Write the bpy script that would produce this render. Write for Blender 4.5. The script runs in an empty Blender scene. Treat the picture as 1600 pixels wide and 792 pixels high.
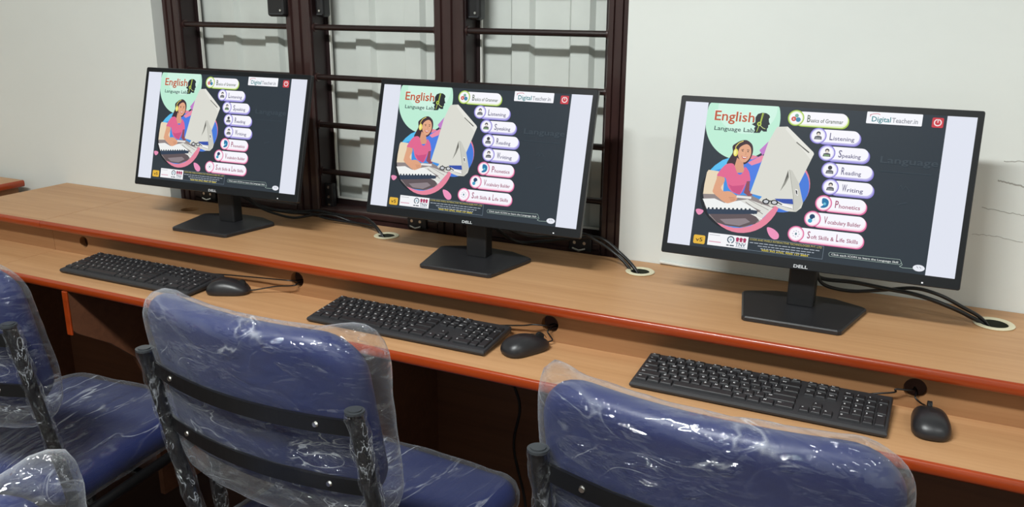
import bpy, bmesh, math, random
from mathutils import Vector, Matrix, noise
random.seed(7)
S = bpy.context.scene
COL = S.collection
TOP = 0.85                      # height of the upper desk top above the floor
LOW = TOP - 0.0915              # height of the keyboard shelf
WALL = 0.384                    # y of the back wall face
# ------------------------------------------------------------------ camera
cam = bpy.data.cameras.new('camera'); co = bpy.data.objects.new('camera', cam); COL.objects.link(co)
cam.sensor_width = 36; cam.lens = 1373.4 / 1600 * 36; cam.clip_start = .02
yaw, pit, rol = math.radians(25.9689), math.radians(16.1869), math.radians(0.3548)
F = Vector((-math.sin(yaw) * math.cos(pit), math.cos(yaw) * math.cos(pit), -math.sin(pit)))
R = Vector((math.cos(yaw), math.sin(yaw), 0)); U = R.cross(F)
R2 = R * math.cos(rol) + U * math.sin(rol); U2 = -R * math.sin(rol) + U * math.cos(rol)
M = Matrix((R2, U2, -F)).transposed().to_4x4(); M.translation = Vector((.938, -1.5487, TOP + .5975))
co.matrix_world = M; S.camera = co
# ------------------------------------------------------------------ look, world, lamps
S.view_settings.view_transform = 'Standard'; S.view_settings.look = 'None'
S.view_settings.exposure = 0.0; S.view_settings.gamma = 1.0; S.view_settings.use_curve_mapping = False
w = bpy.data.worlds.new('world'); S.world = w; w.use_nodes = True
w.node_tree.nodes['Background'].inputs[0].default_value = (.75, .85, 1, 1)
w.node_tree.nodes['Background'].inputs[1].default_value = .25
S.cycles.transparent_max_bounces = 32; S.cycles.max_bounces = 10
S.cycles.use_denoising = True
S.cycles.sample_clamp_indirect = 6
LAMPS = [(.05, -1.80, 112), (2.5, -1.80, 26), (.05, -4.1, 6), (2.5, -4.1, 4)]
CEIL = 3.0
def lamp(x, y, power):
    l = bpy.data.lights.new('tube_lamp', 'AREA'); l.shape = 'RECTANGLE'; l.size = 1.2; l.size_y = .24
    l.energy = power; l.color = (.965, 1, .985)
    o = bpy.data.objects.new('tube_lamp', l); COL.objects.link(o); o.location = (x, y, CEIL - .10)
    return o
# ------------------------------------------------------------------ materials
def lin(c):
    if isinstance(c, str): c = tuple(int(c[i:i + 2], 16) for i in (0, 2, 4))
    return tuple((v / 255 / 12.92 if v / 255 <= .04045 else ((v / 255 + .055) / 1.055) ** 2.4) for v in c) + (1,)
_m = {}
def mat(name, col, rough=.5, metal=0, spec=.5, bump=0, bscale=60, coat=0, var=0, vscale=(8, 8, 8)):
    if name in _m: return _m[name]
    m = bpy.data.materials.new(name); m.use_nodes = True; nt = m.node_tree; b = nt.nodes['Principled BSDF']
    b.inputs['Base Color'].default_value = lin(col); b.inputs['Roughness'].default_value = rough
    b.inputs['Metallic'].default_value = metal; b.inputs['Specular IOR Level'].default_value = spec
    b.inputs['Coat Weight'].default_value = coat
    tc = nt.nodes.new('ShaderNodeTexCoord')
    if bump:
        n = nt.nodes.new('ShaderNodeTexNoise'); n.inputs['Scale'].default_value = bscale; n.inputs['Detail'].default_value = 4
        bp = nt.nodes.new('ShaderNodeBump'); bp.inputs['Strength'].default_value = bump; bp.inputs['Distance'].default_value = .002
        nt.links.new(tc.outputs['Object'], n.inputs['Vector']); nt.links.new(n.outputs[0], bp.inputs['Height']); nt.links.new(bp.outputs[0], b.inputs['Normal'])
    if var:
        mp = nt.nodes.new('ShaderNodeMapping'); mp.inputs['Scale'].default_value = vscale
        n = nt.nodes.new('ShaderNodeTexNoise'); n.inputs['Scale'].default_value = 1; n.inputs['Detail'].default_value = 5; n.inputs['Roughness'].default_value = .6
        cr = nt.nodes.new('ShaderNodeValToRGB'); c = lin(col)
        cr.color_ramp.elements[0].position = .3; cr.color_ramp.elements[1].position = .7
        cr.color_ramp.elements[0].color = tuple(v * (1 - var) for v in c[:3]) + (1,)
        cr.color_ramp.elements[1].color = tuple(min(1, v * (1 + var)) for v in c[:3]) + (1,)
        nt.links.new(tc.outputs['Object'], mp.inputs[0]); nt.links.new(mp.outputs[0], n.inputs['Vector'])
        nt.links.new(n.outputs[0], cr.inputs[0]); nt.links.new(cr.outputs[0], b.inputs['Base Color'])
    _m[name] = m; return m
def emit(col, k=1.0):
    name = 'glow_' + (col if isinstance(col, str) else '%02x%02x%02x' % col) + '_%g' % k
    if name in _m: return _m[name]
    m = bpy.data.materials.new(name); m.use_nodes = True; b = m.node_tree.nodes['Principled BSDF']
    b.inputs['Base Color'].default_value = (.01, .01, .012, 1); b.inputs['Roughness'].default_value = .35
    b.inputs['Specular IOR Level'].default_value = .12
    b.inputs['Emission Color'].default_value = lin(col); b.inputs['Emission Strength'].default_value = k
    _m[name] = m; return m
def wood(name, c1, c2, rough=.42, axis=0):
    m = bpy.data.materials.new(name); m.use_nodes = True; nt = m.node_tree; b = nt.nodes['Principled BSDF']
    b.inputs['Roughness'].default_value = rough; b.inputs['Specular IOR Level'].default_value = .35
    tc = nt.nodes.new('ShaderNodeTexCoord'); mp = nt.nodes.new('ShaderNodeMapping')
    sc = [38, 38, 38]; sc[axis] = 1.6; mp.inputs['Scale'].default_value = sc
    n = nt.nodes.new('ShaderNodeTexNoise'); n.inputs['Scale'].default_value = 1; n.inputs['Detail'].default_value = 8
    n.inputs['Roughness'].default_value = .65; n.inputs['Distortion'].default_value = .6
    cr = nt.nodes.new('ShaderNodeValToRGB'); cr.color_ramp.elements[0].color = lin(c1); cr.color_ramp.elements[1].color = lin(c2)
    cr.color_ramp.elements[0].position = .30; cr.color_ramp.elements[1].position = .68
    bp = nt.nodes.new('ShaderNodeBump'); bp.inputs['Strength'].default_value = .08; bp.inputs['Distance'].default_value = .001
    nt.links.new(tc.outputs['Object'], mp.inputs[0]); nt.links.new(mp.outputs[0], n.inputs['Vector'])
    nt.links.new(n.outputs[0], cr.inputs[0]); nt.links.new(cr.outputs[0], b.inputs['Base Color'])
    nt.links.new(n.outputs[0], bp.inputs['Height']); nt.links.new(bp.outputs[0], b.inputs['Normal'])
    return m
def plastic(name, haze=.10, gloss=.10, bump=.5, scale=14, rough=.12, tint='dfe4ec', stretch=(1, 1, 1.6), rot=(0, .7, .3), crease=.5, n3amp=1.4, edge=.38):
    m = bpy.data.materials.new(name); m.use_nodes = True; nt = m.node_tree; N = nt.nodes; L = nt.links
    for x in list(N): N.remove(x)
    def math_(op, a, b=None, clamp=False):
        q = N.new('ShaderNodeMath'); q.operation = op; q.use_clamp = clamp
        for i, v in enumerate((a, b)):
            if v is None: continue
            if isinstance(v, (int, float)): q.inputs[i].default_value = v
            else: L.new(v, q.inputs[i])
        return q.outputs[0]
    out = N.new('ShaderNodeOutputMaterial'); tr = N.new('ShaderNodeBsdfTransparent'); tr.inputs[0].default_value = (.96, .965, .97, 1)
    gl = N.new('ShaderNodeBsdfGlossy'); gl.inputs['Roughness'].default_value = rough; gl.inputs['Color'].default_value = (1, 1, 1, 1)
    df = N.new('ShaderNodeBsdfDiffuse'); df.inputs[0].default_value = lin(tint)
    tl = N.new('ShaderNodeBsdfTranslucent'); tl.inputs[0].default_value = lin(tint)
    md = N.new('ShaderNodeMixShader'); md.inputs[0].default_value = .35; L.new(df.outputs[0], md.inputs[1]); L.new(tl.outputs[0], md.inputs[2])
    tc = N.new('ShaderNodeTexCoord')
    mp = N.new('ShaderNodeMapping'); mp.inputs['Scale'].default_value = stretch; mp.inputs['Rotation'].default_value = rot
    L.new(tc.outputs['Object'], mp.inputs[0])
    def nz(sc, det, dist, typ='FBM'):
        n = N.new('ShaderNodeTexNoise'); n.inputs['Scale'].default_value = sc; n.inputs['Detail'].default_value = det; n.inputs['Distortion'].default_value = dist
        n.noise_type = typ; L.new(mp.outputs[0], n.inputs['Vector']); return n
    n1 = nz(scale, 3, 1.2); n2 = nz(scale * .45, 2, .8)
    # creases: the noise folded about its mean gives sharp ridges
    fold = math_('ABSOLUTE', math_('SUBTRACT', n1.outputs[0], .5)); fold2 = math_('ABSOLUTE', math_('SUBTRACT', n2.outputs[0], .5))
    vo = N.new('ShaderNodeTexVoronoi'); vo.inputs['Scale'].default_value = scale * 1.8; vo.feature = 'F1'
    wv = N.new('ShaderNodeVectorMath'); wv.operation = 'MULTIPLY_ADD'; L.new(n2.outputs['Color'], wv.inputs[0]); wv.inputs[1].default_value = (.15, .15, .15); L.new(mp.outputs[0], wv.inputs[2]); L.new(wv.outputs[0], vo.inputs['Vector'])
    n3 = nz(scale * 6, 3, .8); n4 = nz(scale * .7, 2, 1.5)
    pm = N.new('ShaderNodeMapRange'); pm.inputs[1].default_value = .46; pm.inputs[2].default_value = .62; pm.inputs[3].default_value = .06; pm.inputs[4].default_value = 1; L.new(n4.outputs[0], pm.inputs[0])
    fine = math_('MULTIPLY', math_('MULTIPLY', n3.outputs[0], n3amp), pm.outputs[0])
    h = math_('ADD', math_('ADD', math_('MULTIPLY', fold, 1.3), math_('MULTIPLY', fold2, 2.6)), math_('ADD', math_('MULTIPLY', vo.outputs['Distance'], .30), fine))
    bp = N.new('ShaderNodeBump'); bp.inputs['Strength'].default_value = bump; bp.inputs['Distance'].default_value = .02
    L.new(h, bp.inputs['Height']); L.new(bp.outputs[0], gl.inputs['Normal'])
    lw = N.new('ShaderNodeLayerWeight'); lw.inputs['Blend'].default_value = .5; L.new(bp.outputs[0], lw.inputs['Normal'])
    lw0 = N.new('ShaderNodeLayerWeight'); lw0.inputs['Blend'].default_value = .5
    fac = math_('ADD', math_('MULTIPLY', math_('POWER', lw.outputs['Facing'], 5.0), .35), gloss, True)
    # folds look whiter than flat film
    cr = N.new('ShaderNodeMapRange'); cr.inputs[1].default_value = .022; cr.inputs[2].default_value = 0
    cr.inputs[3].default_value = 0; cr.inputs[4].default_value = 1; L.new(fold, cr.inputs[0])
    hz = math_('ADD', math_('MULTIPLY', math_('MULTIPLY', cr.outputs[0], pm.outputs[0]), crease), math_('ADD', math_('MULTIPLY', math_('POWER', lw0.outputs['Facing'], 3.0), edge), haze), True)
    m1 = N.new('ShaderNodeMixShader'); L.new(hz, m1.inputs[0]); L.new(tr.outputs[0], m1.inputs[1]); L.new(md.outputs[0], m1.inputs[2])
    m2 = N.new('ShaderNodeMixShader'); L.new(fac, m2.inputs[0]); L.new(m1.outputs[0], m2.inputs[1]); L.new(gl.outputs[0], m2.inputs[2])
    L.new(m2.outputs[0], out.inputs[0]); return m

WOOD = wood('beech_laminate', 'b0835a', 'c2966c')
WOOD_D = wood('beech_laminate_riser_shade', '8d6442', '9e744f', .5)  # same beech as the tops, the riser's shading put into its colour
WOOD_Y = wood('beech_laminate_cross', 'b0835a', 'c2966c', axis=1)
WOOD_U = wood('under_desk_shade_laminate', '5e3a28', '6e4630', .55)  # desk laminate darkened: the shade under the desk is painted into its colour
EDGE = mat('red_edge_band', '93360f', .28, coat=.3, var=.18, vscale=(3, 30, 30))
WALLM = mat('white_wall_paint', 'dcdfdb', .75, bump=.35, bscale=9, var=.025, vscale=(1.5, 1.5, 2.5))
FLOORM = mat('grey_floor_tile', '3b2d29', .4, var=.1)
MAROON = mat('maroon_painted_metal', '35211f', .36, coat=.25, bump=.12, bscale=30, var=.2, vscale=(30, 30, 4))
BARM = mat('dark_painted_bar', '241716', .35, coat=.2)
DARKM = mat('dark_maroon_sash', '231617', .45)
SHEET = mat('pale_corrugated_sheet', 'cdd2cd', .55, var=.04)
BEAD = mat('white_putty_bead', 'd8d8d2', .6)
BLACK = mat('black_plastic', '161618', .45, bump=.06, bscale=900)
BLACK2 = mat('black_satin_plastic', '222225', .36, bump=.08, bscale=900)
BEZEL = mat('slate_bezel_plastic', '15171a', .42, spec=.22)
KEYM = mat('key_plastic', '232326', .42, bump=.05, bscale=700)
KBODY = mat('keyboard_body_plastic', '2b2b2e', .5, bump=.08, bscale=900)
LEG = mat('white_print', 'e6e6e8', .6)
CABLE = mat('black_cable', '0e0e10', .4)
STEEL = mat('screw_steel', 'd8d6cf', .25, metal=1)
BRACK = mat('black_bracket', '1c1b1d', .35)
IVORY = mat('ivory_grommet_plastic', 'd9d2b4', .4)
GREEN = mat('dark_olive_hole_liner', '2a2d20', .8)
BLUE = mat('blue_vinyl', '142158', .40, bump=.15, bscale=260)
TUBE = mat('black_enamelled_steel', '121213', .3)
CAP = mat('grey_tube_cap', '34373a', .35)
BAG = plastic('clear_polythene_bag', .045, .06, .8, 8, .06, stretch=(.7, 1, 1.7), rot=(0, .5, .2))
BAGS = plastic('clear_polythene_seat_film', .03, .05, .7, 6, .06, stretch=(2.0, .45, 1), rot=(0, 0, .25), crease=.8, n3amp=.6)
BAG2 = plastic('clear_polythene_wrap', .01, .05, .9, 30, .09, crease=.75, edge=.10, stretch=(1, 1, .5))
# ------------------------------------------------------------------ mesh helpers
class MB:
    def __init__(s): s.v = []; s.f = []; s.mi = []; s.mats = []; s.sm = []
    def mid(s, m):
        if m not in s.mats: s.mats.append(m)
        return s.mats.index(m)
    def add(s, vs, fs, m, smooth=False, T=None):
        o = len(s.v); k = s.mid(m)
        s.v += [(T @ Vector(v)) if T is not None else Vector(v) for v in vs]
        for f in fs: s.f.append([i + o for i in f]); s.mi.append(k); s.sm.append(smooth)
        return s
    def box(s, x0, x1, y0, y1, z0, z1, m, T=None):
        vs = [(x, y, z) for z in (z0, z1) for y in (y0, y1) for x in (x0, x1)]
        return s.add(vs, [(0, 2, 3, 1), (4, 5, 7, 6), (0, 1, 5, 4), (2, 6, 7, 3), (0, 4, 6, 2), (1, 3, 7, 5)], m, T=T)
    def cbox(s, x0, x1, y0, y1, z0, z1, m, c=.002, T=None):
        # box with chamfered edges all round
        bm = bmesh.new(); vs = [bm.verts.new((x, y, z)) for z in (z0, z1) for y in (y0, y1) for x in (x0, x1)]
        for f in [(0, 2, 3, 1), (4, 5, 7, 6), (0, 1, 5, 4), (2, 6, 7, 3), (0, 4, 6, 2), (1, 3, 7, 5)]: bm.faces.new([vs[i] for i in f])
        bmesh.ops.bevel(bm, geom=bm.edges[:], offset=c, segments=2, affect='EDGES', profile=.5)
        bm.verts.index_update()
        s.add([v.co[:] for v in bm.verts], [[v.index for v in f.verts] for f in bm.faces], m, T=T); bm.free(); return s
    def tube(s, pts, r, m, n=10, caps=True):
        pts = [Vector(p) for p in pts]; rs = r if isinstance(r, (list, tuple)) else [r] * len(pts)
        rings = []; up = None
        for i, p in enumerate(pts):
            t = (pts[min(i + 1, len(pts) - 1)] - pts[max(i - 1, 0)]).normalized()
            if up is None: up = t.orthogonal().normalized()
            a = (up - t * up.dot(t)).normalized(); b = t.cross(a); up = a
            rings.append([p + (a * math.cos(6.28318 * k / n) + b * math.sin(6.28318 * k / n)) * rs[i] for k in range(n)])
        vs = [v for q in rings for v in q]; fs = []
        for i in range(len(pts) - 1):
            for k in range(n): fs.append((i * n + k, i * n + (k + 1) % n, (i + 1) * n + (k + 1) % n, (i + 1) * n + k))
        s.add(vs, fs, m, True)
        if caps: s.add(rings[0], [list(range(n))[::-1]], m); s.add(rings[-1], [list(range(n))], m)
        return s
    def poly(s, pts, z0, z1, m, T=None, smooth=False):
        n = len(pts); vs = [(x, y, z0) for x, y in pts] + [(x, y, z1) for x, y in pts]
        s.add(vs, [list(range(n))[::-1], list(range(n, 2 * n))], m, T=T)
        return s.add(vs, [(i, (i + 1) % n, n + (i + 1) % n, n + i) for i in range(n)], m, smooth, T=T)
    def cyl(s, c, r, h, m, axis='z', n=24, r2=None):
        T = Matrix.Translation(c) @ {'z': Matrix.Identity(4), 'y': Matrix.Rotation(math.pi / 2, 4, 'X'), 'x': Matrix.Rotation(math.pi / 2, 4, 'Y')}[axis]
        r2 = r if r2 is None else r2
        vs = [(r * math.cos(6.28318 * k / n), r * math.sin(6.28318 * k / n), 0) for k in range(n)] + [(r2 * math.cos(6.28318 * k / n), r2 * math.sin(6.28318 * k / n), h) for k in range(n)]
        s.add(vs, [(i, (i + 1) % n, n + (i + 1) % n, n + i) for i in range(n)], m, True, T)
        return s.add(vs, [list(range(n))[::-1], list(range(n, 2 * n))], m, False, T)
    def build(s, name, parent=None):
        me = bpy.data.meshes.new(name); me.from_pydata([tuple(v) for v in s.v], [], s.f)
        for m in s.mats: me.materials.append(m)
        me.polygons.foreach_set('material_index', s.mi); me.polygons.foreach_set('use_smooth', s.sm); me.update()
        o = bpy.data.objects.new(name, me); COL.objects.link(o)
        if parent is not None: o.parent = parent
        return o
def thing(name, label, cat, loc=(0, 0, 0), rz=0, group=None):
    o = bpy.data.objects.new(name, None); COL.objects.link(o); o.location = loc; o.rotation_euler = (0, 0, rz)
    o.empty_display_size = .05; return tag(o, label, cat, group)
def tag(o, label, cat, group=None):
    o['label'] = label; o['category'] = cat
    if group: o['group'] = group
    return o
def struct(o): o['kind'] = 'structure'; return o
def kids(o): return [c for c in bpy.data.objects if c.parent == o]
def dup(root, loc, rz, label, group=None):
    def cp(o, par):
        c = o.copy(); COL.objects.link(c); c.parent = par
        for k in kids(o): cp(k, c)
        return c
    r = cp(root, None); r.location = loc; r.rotation_euler = (0, 0, rz); r['label'] = label
    if group: r['group'] = group
    return r
def spline(pts, n=8):
    P = [Vector(p) for p in pts]; P = [P[0] * 2 - P[1]] + P + [P[-1] * 2 - P[-2]]; out = []
    for i in range(1, len(P) - 2):
        a, b, c, d = P[i - 1:i + 3]
        for k in range(n):
            t = k / n; out.append(.5 * ((2 * b) + (c - a) * t + (2 * a - 5 * b + 4 * c - d) * t * t + (3 * b - a - 3 * c + d) * t ** 3))
    out.append(P[-2]); return out
def closed(pts, n=6):
    P = [Vector((x, y)) for x, y in pts]; N = len(P); out = []
    for i in range(N):
        a, b, c, d = P[i - 1], P[i], P[(i + 1) % N], P[(i + 2) % N]
        for k in range(n):
            t = k / n; q = .5 * ((2 * b) + (c - a) * t + (2 * a - 5 * b + 4 * c - d) * t * t + (3 * b - a - 3 * c + d) * t ** 3); out.append((q.x, q.y))
    return out
_tc = {}
def text_mesh(body):
    # outline of a line of writing, normalised to height of a capital = 1
    if body in _tc: return _tc[body]
    c = bpy.data.curves.new('t', 'FONT'); c.body = body; c.size = 1; c.resolution_u = 2; c.offset = .014; c.fill_mode = 'FRONT'
    o = bpy.data.objects.new('t', c); COL.objects.link(o)
    me = bpy.data.meshes.new_from_object(o)
    vs = [tuple(v.co) for v in me.vertices]; fs = [list(p.vertices) for p in me.polygons]
    bpy.data.objects.remove(o); bpy.data.curves.remove(c); bpy.data.meshes.remove(me)
    x0 = min((v[0] for v in vs), default=0); x1 = max((v[0] for v in vs), default=1)
    cap = .69
    vs = [((v[0] - x0) / cap, v[1] / cap) for v in vs]
    _tc[body] = (vs, fs, (x1 - x0) / cap); return _tc[body]
def slab_holes(rect, holes, t):
    # flat board in xy with round holes, top at z=0, thickness t -> verts, faces
    c = bpy.data.curves.new('h', 'CURVE'); c.dimensions = '2D'; c.fill_mode = 'BOTH'; c.extrude = t / 2
    def sp(pts):
        s = c.splines.new('POLY'); s.points.add(len(pts) - 1); s.use_cyclic_u = True
        for i, (x, y) in enumerate(pts): s.points[i].co = (x, y, 0, 1)
    x0, x1, y0, y1 = rect; sp([(x0, y0), (x1, y0), (x1, y1), (x0, y1)])
    for (hx, hy, r) in holes: sp([(hx + r * math.cos(k * .19635), hy + r * math.sin(k * .19635)) for k in range(32)])
    o = bpy.data.objects.new('h', c); COL.objects.link(o); me = bpy.data.meshes.new_from_object(o)
    vs = [(v.co.x, v.co.y, v.co.z - t / 2) for v in me.vertices]; fs = [list(p.vertices) for p in me.polygons]
    bpy.data.objects.remove(o); bpy.data.curves.remove(c); bpy.data.meshes.remove(me); return vs, fs
# ------------------------------------------------------------------ the room
XL, XR, YF = -2.62, 3.6, -4.6
WX0, WX1, WZ0, WZ1 = -1.181, .281, TOP - .035, TOP + 1.30
b = MB(); b.box(XL, XR, YF, WALL + .25, -.1, 0, FLOORM); struct(b.build('floor'))
b = MB(); b.box(XL, XR, YF, WALL + .25, CEIL, CEIL + .1, WALLM); struct(b.build('ceiling'))
b = MB()
b.box(XL, WX0, WALL, WALL + .25, 0, CEIL, WALLM); b.box(WX1, XR, WALL, WALL + .25, 0, CEIL, WALLM)
b.box(WX0, WX1, WALL, WALL + .25, 0, WZ0, WALLM); b.box(WX0, WX1, WALL, WALL + .25, WZ1, CEIL, WALLM)
struct(b.build('wall_back'))
b = MB(); b.box(XL - .15, XL, YF, WALL + .25, 0, CEIL, WALLM); struct(b.build('wall_left'))
b = MB(); b.box(XR, XR + .15, YF, WALL + .25, 0, CEIL, WALLM); struct(b.build('wall_right'))
b = MB(); b.box(XL - .15, XR + .15, YF - .15, YF, 0, CEIL, WALLM); struct(b.build('wall_front'))
# plaster cracks and chips on the right of the wall, and the white filler line behind the desk
CRACK = mat('exposed_grey_plaster', 'a5a49e', .9)
b = MB()
for pts, wd in [([(1.05, .262), (1.075, .258), (1.11, .252), (1.15, .256), (1.21, .243), (1.26, .247)], .0022),
                ([(1.055, .300), (1.09, .302), (1.13, .300), (1.17, .304)], .0012),
                ([(1.03, .205), (1.08, .200), (1.12, .196), (1.2, .199)], .0010),
                ([(1.02, .150), (1.06, .150), (1.11, .144)], .0008),
                ([(.40, .30), (.405, .26), (.398, .21), (.402, .15)], .0006)]:
    pts = [(p.x, p.z + random.uniform(-.0012, .0012)) for p in spline([(x_, 0, z_) for x_, z_ in pts], 9)]
    for i in range(len(pts) - 1):
        (x0, z0), (x1, z1) = pts[i], pts[i + 1]
        b.add([(x0, WALL - .0006, TOP + z0 - wd * .3), (x1, WALL - .0006, TOP + z1 - wd * .3), (x1, WALL - .0006, TOP + z1 + wd * random.uniform(.3, 1)), (x0, WALL - .0006, TOP + z0 + wd * random.uniform(.3, 1)),
               (x0, WALL + .001, TOP + z0 - wd), (x1, WALL + .001, TOP + z1 - wd), (x1, WALL + .001, TOP + z1 + wd), (x0, WALL + .001, TOP + z0 + wd)],
              [(0, 1, 2, 3), (0, 4, 5, 1), (3, 2, 6, 7)], CRACK)
o = struct(b.build('trim_1'))
b = MB(); b.tube([(.385, WALL - .004, TOP + .006), (.44, WALL - .005, TOP + .004), (.52, WALL - .004, TOP + .003), (.66, WALL - .003, TOP + .002)], [.004, .0035, .003, .002], BEAD, 8)
struct(b.build('trim_2'))
# ------------------------------------------------------------------ window
win = bpy.data.objects.new('window_1', None); COL.objects.link(win); struct(win); win.location = (-.45, .42, WZ0)
winI = win.location.copy()
def wbuild(b, name):
    for v in b.v: v -= winI
    return b.build(name, win)
FY = .42
def member(x0, x1, z0, z1, horiz=False):
    # a frame member with two grooves run along it
    b = MB(); wd = (z1 - z0) if horiz else (x1 - x0); prof = []
    for u, d in [(0, .004), (.06, 0), (.24, 0), (.27, .006), (.33, .006), (.36, 0), (.60, 0), (.63, .006), (.69, .006), (.72, 0), (.94, 0), (1, .004)]: prof.append((u * wd, d))
    vs = []; n = len(prof)
    for e in (0, 1):
        for u, d in prof:
            vs.append((x0 + u, FY + d, (z0, z1)[e]) if not horiz else ((x0, x1)[e], FY + d, z0 + u))
        for (u) in (wd, 0):
            vs.append((x0 + u, FY + .095, (z0, z1)[e]) if not horiz else ((x0, x1)[e], FY + .095, z0 + u))
    k = n + 2
    b.add(vs, [(i, (i + 1) % k, k + (i + 1) % k, k + i) for i in range(k)] + [list(range(k)), list(range(k, 2 * k))], MAROON)
    return b
fz0, fz1 = WZ0 + .002, WZ1 - .002
XM = [(-1.179, -1.117), (-.719, -.638), (-.246, -.162), (.219, .279)]
for a, c in XM: wbuild(member(a, c, fz0, fz1), 'window_frame')
BAYS = [(-1.117, -.719), (-.638, -.246), (-.162, .219)]
for a, c in BAYS:
    wbuild(member(a, c, fz0, TOP + .018, True), 'window_sill')
    wbuild(member(a, c, fz1 - .06, fz1, True), 'window_frame')
    b = MB()                                            # dark sash leaf behind the bars
    b.box(a + .0005, a + .004, .432, .487, TOP + .018, fz1 - .06, DARKM)
    b.box(a, a + .014, .487, .500, TOP + .018, fz1 - .06, DARKM); b.box(c - .018, c, .462, .500, TOP + .018, fz1 - .06, DARKM)
    b.box(a, c, .487, .500, TOP + .018, TOP + .034, DARKM); wbuild(b, 'window_sash')
    b = MB(); x0, x1 = a + .014, c - .018; z0, z1 = TOP + .034, fz1 - .07; t = .004
    for q in [(x0, x0 + t, z0, z1), (x1 - t, x1, z0, z1), (x0, x1, z0, z0 + t)]: b.box(q[0], q[1], .488, .496, q[2], q[3], BEAD)
    wbuild(b, 'window_bead')
    for zz in (-.005, .12, .2535, .385, .5185, .65, .78, .91, 1.04, 1.17):
        if zz < 0: continue
        b = MB(); b.tube([(a - .004, .442, TOP + zz), (c + .004, .442, TOP + zz)], .0080, BARM, 12)
        b.cyl((a + .001, .442, TOP + zz), .012, .006, MAROON, 'x'); b.cyl((c - .007, .442, TOP + zz), .012, .006, MAROON, 'x')
        wbuild(b, 'window_bar')
b = MB(); prof = []; x = -1.19; k = -5
pts = [-.52 + .16 * i for i in range(-5, 6)]
prof = [(-1.178, 0.516)]
for c in pts:
    for dx, y in [(-.034, .516), (-.024, .501), (.024, .501), (.034, .516)]:
        if -1.178 < c + dx < .278: prof.append((c + dx, y))
prof.append((.278, 0.516))
vs = [(x, y, fz0) for x, y in prof] + [(x, y, fz1) for x, y in prof] + [(x, y + .002, fz0) for x, y in prof] + [(x, y + .002, fz1) for x, y in prof]
n = len(prof)
b.add(vs, [(i, i + 1, n + i + 1, n + i) for i in range(n - 1)] + [(2 * n + i, 3 * n + i, 3 * n + i + 1, 2 * n + i + 1) for i in range(n - 1)], SHEET)
wbuild(b, 'corrugated_sheet')
for x0, x1, y in [(-.765, -.705, .418), (-.628, -.600, .452), (-.158, -.122, .452)]:    # black bolt covers high on the mullions
    b = MB(); b.cbox(x0, x1, y - .016, y + .02, TOP + .545, TOP + .74, BRACK, .008); b.cyl((x1 - .012, y - .0155, TOP + .562), .003, .003, STEEL, 'y'); 
    b.box(x0 + .006, x1 - .004, y - .0175, y - .016, TOP + .551, TOP + .554, CAP); wbuild(b, 'bolt_cover')
for cx in (-1.055, -.305, .170):                        # small screwed latch plates on the bottom rail
    b = MB(); b.cbox(cx - .03, cx + .03, .412, .424, TOP - .004, TOP + .040, BRACK, .003)
    for s in (-.014, .012): b.cyl((cx + s, .4125, TOP + .017), .0042, .003, STEEL, 'y', 12)
    b.tube([(cx - .018, .408, TOP + .003), (cx, .405, TOP - .001), (cx + .016, .408, TOP + .004)], .003, STEEL, 8); wbuild(b, 'latch_plate')
b = MB(); b.cbox(-.636, -.606, .445, .462, TOP + .012, TOP + .085, BRACK, .003)
for z in (.074, .046, .022): b.cyl((-.62, .4455, TOP + z), .004, .003, STEEL, 'y', 12)
wbuild(b, 'hinge_plate')
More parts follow.
